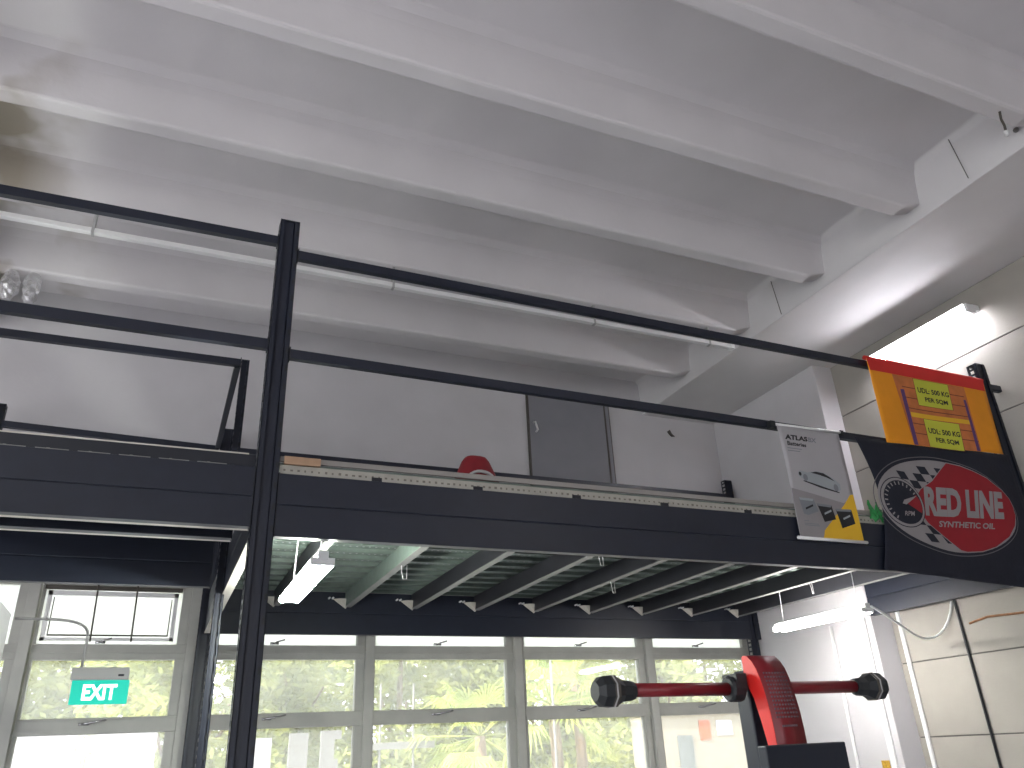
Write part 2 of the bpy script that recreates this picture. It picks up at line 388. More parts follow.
# ------------------------------------------------------------ beams
def cbeam_x(x0, x1, y0, z0, z1, label, d=.06, face=-1, lip=None, ends=True, name='mezzanine_beam'):
    """built-up beam: two stacked sigma profiles facing -y"""
    o = thing(name, ((x0+x1)/2, y0, z0), label, 'beam'); H = z1-z0; m = z0+H*.5
    prof = [(y0, z0), (y0, m-.004), (y0+.006, m), (y0, m+.004), (y0, z1), (y0+d, z1), (y0+d, z0)]
    MB().prism(prof, 'x', x0, x1).build('beam_web', 'rack_paint', o, bevel=.003)
    if lip: MB().box(x0, x1, y0+d+.0, y0+d+lip, z0, z0+.006).build('beam_lip', 'cream_steel', o)['label'] = 'pale flange lip'
    if ends:
        for xa, xb in ((x0, x0+.006), (x1-.006, x1)): MB().box(xa, xb, y0-.004, y0+d, z0-.004, z1+.004).build('end_plate', 'rack_dark', o)
    return o
cbeam_x(.497, 6.718, 4.29, 2.60, 2.955, 'long dark front mezzanine beam carrying the banners')
cbeam_x(-3.2, .373, 4.29, 2.645, 2.98, 'dark front mezzanine beam left of the tall post', lip=.035)
cbeam_x(-3.2, .31, 4.62, 2.66, 2.96, 'second dark beam just behind the left front beam', lip=.03)
cbeam_x(-3.2, .29, 5.97, 2.645, 2.98, 'dark beam at the stairwell edge, lowest dark band at the left')
cbeam_x(.43, 6.555, 7.86, 2.595, 2.995, 'long dark rear mezzanine beam just above the windows')
cbeam_x(6.672, 6.72, 7.90, 2.595, 2.995, 'short beam end between right rear post and wall pier', ends=False)
def side_beam(x0, x1, y0, y1, label, lip=True):
    o = thing('side_beam', ((x0+x1)/2, (y0+y1)/2, 2.6), label, 'beam')
    MB().prism([(x0, 2.602), (x1, 2.602), (x1, 2.95), (x0, 2.95), (x0, 2.78), (x0+.006, 2.776), (x0, 2.772)], 'y', y0, y1).build('beam_web', 'rack_paint', o)
    if lip: MB().box(x0-.005, x1+.005, y0, y1, 2.592, 2.602).build('beam_flange', 'cream_steel', o)['label'] = 'pale cream underside flange'
    return o
side_beam(.382, .43, 4.39, 7.85, 'left side beam with pale underside running back to the windows')
side_beam(6.72, 6.78, 4.39, 6.18, 'right side beam running back along the right wall', lip=False)

# joists
J0 = thing('floor_joist', (.96, 6.1, 2.85), 'first steel floor joist from the left, above the left tube lamp', 'joist', 'joists under the mezzanine')
MB().prism([(.96, 2.856), (.966, 2.856), (.966, 2.985), (1.02, 2.985), (1.02, 2.992), (.96, 2.992)], 'y', 4.355, 7.855).build('joist_web', 'joist_steel', J0)
MB().prism([(.958, 2.85), (1.02, 2.85), (1.02, 2.865), (1.013, 2.865), (1.013, 2.856), (.958, 2.856)], 'y', 4.355, 7.855).build('joist_flange', 'joist_lip', J0)['label'] = 'paler bottom flange'
MB().add([(.84, 7.84, 2.925), (1.02, 7.84, 2.925), (.965, 7.84, 2.835), (.84, 7.85, 2.925), (1.02, 7.85, 2.925), (.965, 7.85, 2.835), (.9, 7.80, 2.925), (1.0, 7.80, 2.925), (.965, 7.82, 2.835)],
         [(6, 7, 8), (3, 5, 4), (6, 8, 2, 0), (7, 6, 0, 1), (8, 7, 1, 2), (0, 2, 5, 3), (1, 0, 3, 4), (2, 1, 4, 5)]).build('joist_bracket', 'cream_steel', J0)['label'] = 'pale triangular end bracket'
for q in (.835, .80): MB().tube([(q, 7.80, 2.93), (q, 7.85, 2.93)], .009, 6).build('bolt', 'white_plastic', J0)
jx = [.96, 1.64, 2.315, 2.99, 3.665, 4.34, 5.02, 5.70, 6.36]
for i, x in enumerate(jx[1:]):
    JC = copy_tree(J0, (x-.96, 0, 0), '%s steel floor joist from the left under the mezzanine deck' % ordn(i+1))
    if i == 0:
        JC['label'] = 'second floor joist beside the left tube lamp, lamplight put into its paler colour'
        web = [k for k in JC.children if k.name.startswith('joist_web')][0]; web.data = web.data.copy(); web.data.materials[0] = MATS['galvanised']  # paler web colour carries the glow of the nearby lamp
for x, y, n_ in ((1.67, 5.95, 'looped white cable tie under the second joist'), (3.0, 5.2, 'white cable tie hanging under the fourth joist'), (3.68, 6.2, 'white cable tie hanging under the fifth joist'), (5.71, 5.9, 'white cable tie hanging under the eighth joist near the right lamp')):
    tag(MB().tube([(x, y, 2.86), (x-.005, y-.02, 2.80), (x+.01, y-.01, 2.745), (x+.045, y+.01, 2.75), (x+.05, y+.02, 2.86)], .0035, 5).build('cable_tie', 'white_plastic', smooth=True), n_, 'cable tie')

# perforated deck planks
def plank_mesh():
    b = MB(); x0, x1 = .5, 6.68; y0, y1 = 0, .232; z = 0
    hx = .052; n = int((x1-x0)/hx)
    rows = [.05, .11, .17]
    ys = [y0]
    for r_ in rows: ys += [r_-.008, r_+.008]
    ys.append(y1)
    xs = [x0]
    for i in range(n):
        c = x0+(i+.5)*hx; xs += [c-.008, c+.008]
    xs.append(x1)
    nx = len(xs)
    for y in ys:
        for x in xs: b.v.append((x, y, z))
    for j in range(len(ys)-1):
        for i in range(nx-1):
            if j % 2 == 1 and i % 2 == 1: continue
            b.f.append((j*nx+i, j*nx+i+1, (j+1)*nx+i+1, (j+1)*nx+i))
    # folded edges
    b.box(x0, x1, y0, y0+.003, -.035, 0); b.box(x0, x1, y1-.003, y1, -.035, 0)
    b.box(x0, x1, y0, y0+.02, -.035, -.032); b.box(x0, x1, y1-.02, y1, -.035, -.032)
    return b
P0 = None
for i in range(15):
    y = 4.33+.235*i
    lab = 'perforated galvanised deck plank, %s back from the front beam' % ordn(i)
    if P0 is None:
        b = plank_mesh(); b.v = [(vx, vy+y, vz+3.03) for vx, vy, vz in b.v]
        P0 = b.build('deck_plank', 'galvanised'); tag(P0, lab, 'deck plank', 'perforated planks of the mezzanine deck')
    else:
        c = P0.copy(); C.objects.link(c); c.location = (0, .235*i, 0); c['label'] = lab
for i, y in enumerate((4.36, 4.98, 5.5)):
    tag(MB().box(-3.2, .3, y, y+(.6 if i < 1 else .5), 2.99, 3.02).build('deck_board', 'rack_dark'),
        ['dark deck board on the left bay, next to the front edge', 'dark deck board in the middle of the left bay', 'dark deck board of the left bay at the stairwell'][i], 'deck board')
# pale perforated edge above the front beam
e = thing('deck_edge_trim', (3.6, 4.30, 2.955), 'pale perforated deck edge trim along the top of the long front beam', 'edge trim')
a = MB().box(.5, 6.7, 4.30, 4.306, 2.957, 3.008).box(.5, 6.7, 4.306, 4.33, 3.002, 3.008)
b = MB()
for i in range(160):
    x = .52+i*.0385; b.box(x, x+random.uniform(.008, .018), 4.2985, 4.30, 2.974, 2.983+random.uniform(0, .005))
build2('trim_strip', [(a, 'trim_steel'), (b, 'slot_shade')], e)
for x in (1.02, 1.65, 2.33, 3.0, 3.7, 4.4): MB().box(x, x+.06, 4.294, 4.30, 2.955, 2.978).build('trim_clip', 'rack_dark', e)
e = thing('deck_edge_trim', (-1.4, 4.30, 2.98), 'dark deck edge trim with pale lip above the left front beam', 'edge trim')
MB().box(-3.2, .37, 4.30, 4.31, 2.982, 3.05).build('trim_strip', 'rack_dark', e)
MB().box(-3.2, .33, 4.30, 4.33, 3.05, 3.058).build('trim_lip', 'cream_steel', e)
for i in range(9):
    x = -1.45+i*.19; b = MB().box(x, x+.15, 4.297, 4.30, 2.982, 2.986).box(x+.05, x+.065, 4.296, 4.30, 2.980, 2.988).build('trim_glint', 'slot_light', e)  # glints along the slot row, painted as thin pale strips
tag(MB().box(.5, 6.2, 4.31, 4.325, 3.031, 3.062).build('toe_board', 'toe_paint'), 'pale grey toe board along the mezzanine front edge', 'toe board')
tag(MB().box(.52, .72, 4.28, 4.298, 3.01, 3.055).build('cardboard_strip', 'cardboard'), 'brown cardboard strip on the deck edge beside the tall post', 'cardboard')
for x, y, L_, nm in ((.255, 4.35, .07, 'small pale bracket at the foot of the tall post on the deck'),):
    b = MB().box(x, x+L_, y, y+.01, 2.985, 3.05)
    tag(b.build('deck_bracket', 'cream_steel'), nm, 'bracket')

# ------------------------------------------------------------ guard rails
def rail(x0, z0, x1, z1, y, label, h=.06, d=.04, n=8, sag=0, name='guard_rail'):
    o = thing(name, ((x0+x1)/2, y, (z0+z1)/2), label, 'guard rail')
    b = MB(); pts = []
    for i in range(n+1):
        t = i/n; x = x0+(x1-x0)*t; z = z0+(z1-z0)*t-sag*4*t*(1-t); pts.append((x, z))
    for x, z in pts: b.v += [(x, y, z-h), (x, y+d, z-h), (x, y+d, z), (x, y, z)]
    for i in range(n):
        for j in range(4): b.f.append((i*4+j, i*4+(j+1) % 4, i*4+4+(j+1) % 4, i*4+4+j))
    b.f.append((3, 2, 1, 0)); b.f.append(tuple(n*4+j for j in range(4)))
    b.build('rail_tube', 'rack_paint', o)
    MB().box(x0, x0+.006, y-.006, y+d+.004, z0-h-.012, z0+.012).build('rail_bracket', 'rack_dark', o)
    MB().box(x1-.006, x1, y-.006, y+d+.004, z1-h-.012, z1+.012).build('rail_bracket', 'rack_dark', o)
    return o
rail(.499, 4.445, 6.715, 4.41, 4.30, 'top guard rail of the right bay, holding the orange banner')
rail(.499, 3.738, 6.715, 3.69, 4.30, 'middle guard rail of the right bay, holding the battery banner')
rail(-3.2, 4.49, .373, 4.525, 4.30, 'top guard rail of the left bay')
rail(-3.2, 3.78, .373, 3.785, 4.30, 'middle guard rail of the left bay', h=.065)
rail(-3.2, 4.425, .325, 4.445, 5.955, 'stairwell guard rail behind the left bay, turning back at its right end')
rail(-1.6, 4.46, .315, 4.41, 7.9, 'rear guard rail at the left, low behind the stairwell')
rail(.43, 4.41, 6.555, 4.41, 7.9, 'thin rear guard rail running in front of the grey door')
g = thing('stairwell_return_rail', (.34, 6.9, 4.4), 'guard rail running back from the stairwell corner to the rear post', 'guard rail')
MB().box(.28, .325, 5.99, 7.895, 4.375, 4.435).build('rail_tube', 'rack_paint', g)

# ------------------------------------------------------------ tube lamps
def lamp(name, x, y0, y1, z, label, hang=0, grp='tube lamps in the workshop', ry=0, em='tube'):
    o = thing(name, (x, (y0+y1)/2, z), label, 'tube lamp', grp)
    MB().box(x-.03, x+.03, y0, y1, z, z+.05).build('lamp_body', 'white_plastic', o, bevel=.004)
    if hang > 1: MB().prism([(x-.075, z-.005), (x-.045, z+.004), (x+.045, z+.004), (x+.075, z-.005), (x+.075, z-.001), (x+.045, z+.008), (x-.045, z+.008), (x-.075, z-.001)], 'y', y0+.02, y1-.02).build('reflector', 'white_plastic', o)
    for sx in (-.048, .048):
        MB().tube([(x+sx, y0+.03, z-.012), (x+sx, y1-.03, z-.012)], .024, 12).build('fluorescent_tube', em, o, smooth=True)
    for yy in (y0+.01, y1-.03): MB().box(x-.068, x+.068, yy, yy+.02, z-.03, z+.012).build('tube_socket', 'white_plastic', o)
    if hang:
        for yy in (y0+.12, y1-.12): MB().tube([(x, yy, z+.05), (x+.02, yy, z+hang)], .004, 5).build('hanger_wire', 'white_plastic', o)
    return o
lamp('tube_lamp', .80, 4.47, 5.70, 2.53, 'lit tube lamp under the mezzanine near the tall post', hang=.45, em='bright_tube')
lamp('tube_lamp', 5.885, 5.42, 6.66, 2.53, 'lit tube lamp under the mezzanine near the right wall', hang=.45)
# wall lamp above the orange banner, tubes facing into the room
o = thing('wall_tube_lamp', (7.0, 4.9, 5.24), 'lit tube lamp on the right wall above the orange banner', 'tube lamp')
MB().box(6.90, 7.0, 4.25, 5.50, 5.205, 5.27).build('lamp_body', 'white_plastic', o, bevel=.004)
MB().prism([(6.91, 5.232), (6.76, 5.245), (6.76, 5.25), (6.91, 5.237)], 'y', 4.25, 5.50).build('reflector', 'white_plastic', o)
for x, z in ((6.875, 5.19), (6.82, 5.195)):
    MB().tube([(x, 4.28, z), (x, 5.47, z)], .019, 10).build('fluorescent_tube', 'wall_tube', o, smooth=True)
for y in (4.235, 5.475): MB().box(6.79, 6.91, y, y+.028, 5.165, 5.25).build('tube_socket', 'white_plastic', o)
# lamps of the bay behind the camera
for i, (x, y) in enumerate(((4.6, -2.5), (-5.5, -1.0))):
    L_ = lamp('ceiling_tube_lamp', x, y, y+1.24, 4.4, ['lit tube lamp hung behind the camera on the right', 'lit tube lamp hung far left behind the camera'][i], hang=1.15, grp='lamps over the work bay')

# ------------------------------------------------------------ white trunking below the third rib, wires, hooks
o = thing('ceiling_trunking', (1.5, 5.93, 5.37), 'long thin white trunking slung under a ceiling rib behind the guard rails', 'trunking')
MB().box(-3.5, 5.30, 5.895, 5.945, 5.345, 5.39).build('trunking_body', 'white_plastic', o, bevel=.005)
b = MB()
for x in (-.9, 1.53, 3.6, 5.0): b.box(x, x+.02, 5.89, 5.95, 5.335, 5.552)
b.build('trunking_clip', 'grey_plastic', o)
MB().box(5.28, 5.33, 5.888, 5.952, 5.338, 5.398).build('end_cap', 'white_plastic', o)
def wire(pts, r, m, name, label, cat='cable', n=6):
    return tag(MB().tube(pts, r, n).build(name, m, smooth=True), label, cat)
def bez(p, n=14):
    p = [Vector(q) for q in p]; out = []
    for i in range(n+1):
        t = i/n; q = list(p)
        while len(q) > 1: q = [q[j]*(1-t)+q[j+1]*t for j in range(len(q)-1)]
        out.append(q[0])
    return out
wire([(5.53, 3.144, 6.0), (5.535, 3.10, 5.53)], .004, 'groove', 'hanging_wire', 'thin dark wire hanging on the ceiling beam at upper right', 'wire')
wire([(5.53, 5.383, 5.93), (5.545, 5.352, 5.51)], .004, 'groove', 'hanging_wire', 'thin dark wire hanging on the ceiling beam, nearer the trunking', 'wire')
o = thing('ceiling_hook', (5.2, 2.55, 5.5), 'small bent metal hook under a rib in the upper right corner', 'hook')
MB().tube([(5.12, 2.5, 5.55), (5.14, 2.52, 5.50), (5.19, 2.54, 5.48), (5.22, 2.56, 5.44)], .009, 6).build('hook_wire', 'frame_dark', o, smooth=True)
MB().tube([(5.22, 2.56, 5.45), (5.225, 2.565, 5.41)], [.018, .012], 8).build('hook_end', 'white_plastic', o, smooth=True)
tag(MB().tube([(5.565, 2.66, 5.66), (5.53, 2.64, 5.64)], [.022, .016], 8).build('ceiling_bolt', 'groove'), 'small dark bolt on the ceiling beam beside the hook', 'bolt')

# plastic wrapped bundles hanging at the left under the last rib
for i, x in enumerate((-1.60, -1.43)):
    b = MB(); random.seed(20+i); n = 12; ring = []
    for k in range(9):
        t = k/8; r = .075*math.sin(math.pi*(t*.86+.07))**.5
        for j in range(n):
            a = 2*math.pi*j/n; rr = r*random.uniform(.8, 1.15)
            b.v.append((x+rr*math.cos(a), 7.06+rr*math.sin(a), 5.56-.30*t))
    for k in range(8):
        for j in range(n): b.f.append((k*n+j, k*n+(j+1) % n, (k+1)*n+(j+1) % n, (k+1)*n+j))
    b.f.append(tuple(range(n))); b.f.append(tuple(8*n+j for j in range(n)))
    tag(b.build('plastic_wrapped_bundle', 'film'), ['crumpled clear plastic bundle under the ceiling at the far left, left one of two', 'crumpled clear plastic bundle under the ceiling at the far left, right one of two'][i], 'plastic bundle')
random.seed(7)

# ------------------------------------------------------------ pipes and cables on the right wall
wire([(6.985, 6.08, 0), (6.985, 6.08, 2.64)], .022, 'white_plastic', 'wall_conduit', 'white conduit on the panelled right wall below the mezzanine', 'conduit', 10)
wire([(6.985, 5.39, 0), (6.985, 5.39, 2.64), (6.985, 4.6, 2.665), (6.985, 3.0, 2.67)], .013, 'black_rubber', 'wall_cable', 'black cable running down the panelled right wall and forward under the deck', 'cable')
wire([(6.70, 6.78, 0), (6.70, 6.74, 2.58)], .018, 'white_plastic', 'wall_conduit', 'thin white conduit on the lit pier behind the red hood', 'conduit', 8)
tag(MB().box(6.695, 6.72, 6.26, 6.33, 0, 2.6).build('wall_trunking', 'white_plastic', bevel=.004), 'flat white trunking at the corner of the lit pier', 'trunking')
wire(bez([(5.90, 5.40, 2.55), (6.3, 5.35, 2.35), (6.95, 5.9, 2.22), (6.98, 5.55, 2.25), (6.98, 5.42, 2.62)]), .011, 'white_plastic', 'lamp_cable', 'white cable looping from the right tube lamp to the wall')
wire([(6.99, 5.30, 2.40), (6.985, 5.24, 2.41), (6.985, 5.1, 2.43), (6.99, 4.7, 2.41), (6.99, 3.4, 2.40)], .011, 'rust', 'wall_pipe', 'rusty thin pipe beside the black cable on the right wall', 'pipe')
tag(MB().box(6.714, 6.72, 6.36, 6.46, 1.12, 1.26).build('wall_sticker', 'sticker'), 'small yellow and black sticker low on the lit pier', 'sticker')

# ------------------------------------------------------------ exit sign and boxed panel at left
tag(MB().box(-1.17, -1.03, 2.5, 7.0, 1.80, 2.60).build('boxed_panel', 'white_plastic', bevel=.01), 'white boxed panel hung under the left bay, running towards the camera', 'boxed panel')
s_ = thing('exit_sign', (-.36, 7.0, 2.05), 'green lit EXIT sign hanging on a bent pipe before the left window', 'exit sign')
MB().box(-.56, -.165, 6.97, 7.03, 2.125, 2.215).build('sign_housing', 'grey_plastic', s_, bevel=.008)
MB().box(-.545, -.155, 6.985, 7.012, 1.955, 2.125).build('sign_panel', 'green_sign', s_, bevel=.004)
MB().tube([(-1.0, 7.0, 2.565)]+bez([(-.9, 7.0, 2.565), (-.6, 7.0, 2.57), (-.50, 7.0, 2.54), (-.495, 7.0, 2.44)], 8)+[(-.50, 7.0, 2.21)], .011, 8).build('hanging_pipe', 'grey_plastic', s_, smooth=True)
MB().box(-.24, -.20, 6.966, 6.97, 2.15, 2.165).build('test_button', 'black_plastic', s_)

# text helper: returns triangulated outline mesh data normalised to 0..1
def text_data(txt, bold=0, shear=0):
    cu = bpy.data.curves.new('t', 'FONT'); cu.body = txt; cu.offset = bold; cu.shear = shear; cu.resolution_u = 3
    ob = bpy.data.objects.new('t', cu); C.objects.link(ob)
    dg = bpy.context.evaluated_depsgraph_get(); me = bpy.data.meshes.new_from_object(ob.evaluated_get(dg))
    vs = [tuple(v.co) for v in me.vertices]; fs = [tuple(p.vertices) for p in me.polygons]
    bpy.data.objects.remove(ob); bpy.data.curves.remove(cu); bpy.data.meshes.remove(me)
    x0 = min(v[0] for v in vs); x1 = max(v[0] for v in vs); y0 = min(v[1] for v in vs); y1 = max(v[1] for v in vs)
    return [((v[0]-x0)/(x1-x0), (v[1]-y0)/(y1-y0)) for v in vs], fs
def quadmap(q):                                 # q = tl, tr, bl, br in (x, z)
    tl, tr, bl, br = q
    return lambda u, v: tuple((bl[i]*(1-u)+br[i]*u)*(1-v)+(tl[i]*(1-u)+tr[i]*u)*v for i in range(2))
def cut_poly(bm, step):
    for ax in (0, 2):
        vs = [v.co[ax] for v in bm.verts]; a, b_ = min(vs), max(vs); n = int((b_-a)/step)
        for i in range(1, n+1):
            no = (1, 0, 0) if ax == 0 else (0, 0, 1); co = [0, 0, 0]; co[ax] = a+i*step
            bmesh.ops.bisect_plane(bm, geom=bm.verts[:]+bm.edges[:]+bm.faces[:], plane_co=co, plane_no=no)
def decal(name, vs2, fs, m, parent, Y, wave=None, label=None, step=.08):
    bm = bmesh.new(); vv = [bm.verts.new((x, 0, z)) for x, z in vs2]
    for f in fs:
        try: bm.faces.new([vv[i] for i in f])
        except ValueError: pass
    if wave: cut_poly(bm, step)
    for v in bm.verts:
        v.co.y = Y-(wave(v.co.x, v.co.z) if wave else 0)
    bmesh.ops.triangulate(bm, faces=[f for f in bm.faces if len(f.verts) > 4])
    for f in bm.faces:
        f.normal_update()
        if f.normal.y > 0: f.normal_flip()
    me = bpy.data.meshes.new(name); bm.to_mesh(me); bm.free(); me.materials.append(MATS[m])
    o = bpy.data.objects.new(name, me); C.objects.link(o); o.parent = parent; o.matrix_parent_inverse = Matrix.Translation(-parent.location)
    if label: o['label'] = label
    return o
def text(name, txt, q, m, parent, Y, wave=None, bold=.02, shear=0, step=.08):
    vs, fs = text_data(txt, bold, shear); f = quadmap(q)
    return decal(name, [f(*v) for v in vs], fs, m, parent, Y, wave, 'lettering reading '+txt, step)
def poly(name, pts, m, parent, Y, wave=None): return decal(name, pts, [tuple(range(len(pts)))], m, parent, Y, wave)
text('sign_lettering', 'EXIT', ((-.465, 2.095), (-.235, 2.095), (-.465, 1.985), (-.235, 1.985)), 'sign_white', s_, 6.983, bold=.03)

# ------------------------------------------------------------ banners
def cloth(name, q, m, parent, Y, wave, nu=28, nv=18, th=.0015, bow=0):
    f = quadmap(q); b = MB()
    for j in range(nv+1):
        for i in range(nu+1):
            x, z = f(i/nu, j/nv); x += bow*(1-i/nu)**2*math.sin(math.pi*j/nv); b.v.append((x, Y-wave(x, z), z))
    for j in range(nv):
        for i in range(nu): k = j*(nu+1)+i; b.f.append((k, k+1, k+nu+2, k+nu+1))
    return b.build(name, m, parent, smooth=True, solid=th)
# battery banner
o = thing('hanging_banner', (4.43, 4.25, 2.8), 'white battery advertising banner with a silver car, hanging from the middle rail', 'banner')
Yb = 4.262; wv = lambda x, z: .004*math.sin((x-4.1)*9)+.006*math.sin((z-2.8)*3.2)
cloth('banner_sheet', ((4.117, 3.664), (4.735, 3.669), (4.131, 2.80), (4.738, 2.80)), 'print_white', o, Yb, wv, 14, 20)
MB().tube([(4.09, Yb, 3.668), (4.763, Yb, 3.674)], .011, 8).build('banner_rod', 'white_plastic', o, smooth=True)
MB().tube([(4.107, Yb, 2.795), (4.768, Yb, 2.793)], .012, 8).build('banner_rod', 'white_plastic', o, smooth=True)
MB().box(4.055, 4.10, Yb-.012, 4.296, 3.635, 3.69).box(4.755, 4.785, Yb-.012, 4.30, 3.66, 3.69).build('banner_clip', 'black_rubber', o)
Y1 = Yb-.003
text('banner_lettering', 'ATLAS', ((4.176, 3.593), (4.395, 3.591), (4.168, 3.550), (4.388, 3.552)), 'print_black', o, Y1, wv, .05)
text('banner_lettering', 'BX', ((4.402, 3.591), (4.483, 3.590), (4.395, 3.552), (4.476, 3.552)), 'print_grey', o, Y1, wv, .03)
text('banner_lettering', 'Batteries', ((4.182, 3.538), (4.368, 3.535), (4.18, 3.503), (4.36, 3.503)), 'print_black', o, Y1, wv, .03)
for i in range(2):
    b = MB(); z = 3.484-.02*i
    poly('fine_print_line', [(4.172, z), (4.172, z-.006), (4.31-.02*i, z-.007), (4.31-.02*i, z-.001)], 'print_grey', o, Y1, wv)
poly('print_panel', [(4.131, 3.164), (4.624, 3.085), (4.71, 3.142), (4.738, 2.80), (4.134, 2.80)], 'flag_grey', o, Y1+.0008, wv)
poly('yellow_patch', [(4.70, 3.155), (4.735, 3.16), (4.738, 2.802), (4.345, 2.802), (4.37, 2.86), (4.62, 3.07)], 'print_yellow', o, Y1, wv)
poly('car_print', [(4.225, 3.295), (4.248, 3.308), (4.313, 3.296), (4.36, 3.308), (4.42, 3.316), (4.479, 3.311), (4.55, 3.283), (4.593, 3.258), (4.626, 3.232), (4.62, 3.19), (4.606, 3.176), (4.561, 3.173), (4.351, 3.214), (4.272, 3.235), (4.221, 3.262)], 'print_silver', o, Y1-.0005, wv)
poly('car_window_print', [(4.345, 3.298), (4.40, 3.311), (4.475, 3.306), (4.535, 3.28), (4.58, 3.25), (4.50, 3.275), (4.42, 3.29)], 'print_black', o, Y1-.001, wv)
for cx, cz, r in ((4.285, 3.255, .028), (4.575, 3.20, .03), (4.24, 3.28, .016)):
    poly('car_wheel_print', [(cx+r*.8*math.cos(a*math.pi/5), cz+r*math.sin(a*math.pi/5)) for a in range(10)], 'print_grey' if r > .02 else 'print_black', o, Y1-.001, wv)
poly('car_shadow_print', [(4.26, 3.232), (4.60, 3.168), (4.60, 3.160), (4.42, 3.185), (4.26, 3.224)], 'print_black', o, Y1-.001, wv)
for k, pts in enumerate(([(4.18, 3.094), (4.317, 3.092), (4.345, 3.0), (4.24, 2.965), (4.201, 2.972)], [(4.342, 3.06), (4.485, 3.057), (4.505, 2.951), (4.385, 2.923)], [(4.521, 3.033), (4.678, 3.038), (4.69, 2.93), (4.55, 2.887)])):
    poly('battery_print', pts, 'print_grey' if k == 0 else 'print_black', o, Y1-.0015, wv)
    cx = sum(p[0] for p in pts)/len(pts); cz = sum(p[1] for p in pts)/len(pts)
    poly('battery_label_print', [(cx-.03, cz-.02), (cx+.045, cz+.01), (cx+.045, cz+.025), (cx-.03, cz-.005)], 'print_black' if k == 0 else 'print_silver', o, Y1-.002, wv)
    poly('battery_top_print', [pts[0], pts[1], (pts[1][0]-.01, pts[1][1]-.018), (pts[0][0]+.008, pts[0][1]-.018)], 'print_silver' if k == 0 else 'print_grey', o, Y1-.002, wv)
for i, (a, z) in enumerate(((.045, 2.925), (.13, 2.905), (.14, 2.893))):
    poly('fine_print_line', [(4.19, z), (4.19, z-.006), (4.19+a, z-.007), (4.19+a, z-.001)], 'print_grey', o, Y1-.001, wv)

# orange load banner
o = thing('load_limit_banner', (5.95, 4.25, 3.65), 'orange banner with two yellow-green load notices hanging from the top rail', 'banner')
Yo = 4.258; wo = lambda x, z: .006*math.sin((x-5.2)*7)*min(1, (4.42-z)*2)
TL, TR, BL, BR = (5.262, 4.415), (6.70, 4.40), (5.243, 3.642), (6.655, 3.685)
cloth('banner_sheet', (TL, TR, BL, BR), 'orange_cloth', o, Yo, wo)
Q = quadmap((TL, TR, BL, BR))
def qp(pts): return [Q(u, v) for u, v in pts]
y1 = Yo-.003
b = MB(); b.tube([(5.26, 4.275, 4.43), (6.71, 4.275, 4.418)], .02, 8).build('banner_sleeve', 'redband_cloth', o, smooth=True)
poly('red_band', [(5.262, 4.425), (6.70, 4.41), (6.68, 4.30), (5.272, 4.305)], 'redband_cloth', o, y1, wo)
poly('timber_print', [(5.52, 4.302), (6.40, 4.298), (6.36, 3.677), (5.55, 3.652)], 'wood_print', o, y1, wo)
for z in (4.20, 4.10, 4.0, 3.86, 3.77):
    poly('timber_gap', [(5.60, z), (5.60, z-.009), (6.36, z-.006), (6.36, z+.003)], 'wood_line', o, y1-.0008, wo)
poly('timber_strip', [(5.615, 3.958), (6.345, 3.965), (6.34, 3.925), (5.615, 3.915)], 'print_yellow', o, y1-.0012, wo)
poly('purple_stripe', [(5.568, 4.165), (5.615, 4.17), (5.599, 3.655), (5.552, 3.654)], 'purple_print', o, y1-.0015, wo)
poly('purple_stripe', [(6.335, 4.165), (6.368, 4.168), (6.345, 3.676), (6.303, 3.675)], 'purple_print', o, y1-.0015, wo)
for (z0, z1, xa, xb, t0, t1) in ((4.293, 4.040, 5.765, 6.185, 4.215, 4.12), (3.912, 3.658, 5.757, 6.172, 3.836, 3.745)):
    poly('load_notice', [(xa-.004, z0+.004), (xb+.006, z0+.002), (xb-.022, z1-.003), (xa-.020, z1-.004)], 'wood_line', o, y1-.002, wo)
    poly('load_notice', [(xa, z0), (xb, z0-.002), (xb-.03, z1), (xa-.016, z1)], 'lime_print', o, y1-.003, wo)
    text('notice_lettering', 'UDL: 500 KG', ((xa+.022, t0), (xb-.02, t0-.003), (xa+.016, t0-.052), (xb-.028, t0-.052)), 'print_black', o, y1-.004, wo, .03)
    text('notice_lettering', 'PER SQM', ((xa+.082, t1+.008), (xb-.065, t1+.006), (xa+.078, t1-.044), (xb-.07, t1-.044)), 'print_black', o, y1-.004, wo, .03)

# dark oval logo flag
o = thing('logo_flag', (5.8, 4.25, 2.6), 'black flag with red and chequered oval oil logo hanging below the orange banner', 'flag')
Yf = 4.272
def wf(x, z): return .007*math.sin((x-4.9)*5+(z-3)*2)+.004*math.sin(x*11+z*4)+.03*max(0, 3.6-z)*max(0, 5.25-x)
cloth('flag_cloth', ((4.91, 3.655), (6.74, 3.69), (4.875, 2.60), (6.74, 2.50)), 'flag_navy', o, Yf, wf, 40, 26, bow=.13)
y2 = Yf-.004
ell = lambda cx, cz, rx, rz, n=48, a0=0, a1=2*math.pi: [(cx+rx*math.cos(a0+(a1-a0)*i/n), cz+rz*math.sin(a0+(a1-a0)*i/n)) for i in range(n+(0 if a1-a0 > 6.28 else 1))]
def ring(name, cx, cz, rx, rz, t, m, Y, tilt=0):
    A = ell(cx, cz, rx, rz, 64); B = ell(cx, cz, rx-t, rz-t, 64)
    return decal(name, A+B, [(i, (i+1) % 64, 64+(i+1) % 64, 64+i) for i in range(64)], m, o, Y, wf)
CX, CZ, RX, RZ = 5.775, 3.155, .775, .385
ring('logo_outline', CX-.01, CZ, RX+.035, RZ+.030, .008, 'flag_pale', y2)
poly('logo_field', ell(CX, CZ, RX, RZ, 64), 'flag_grey', o, y2, wf)
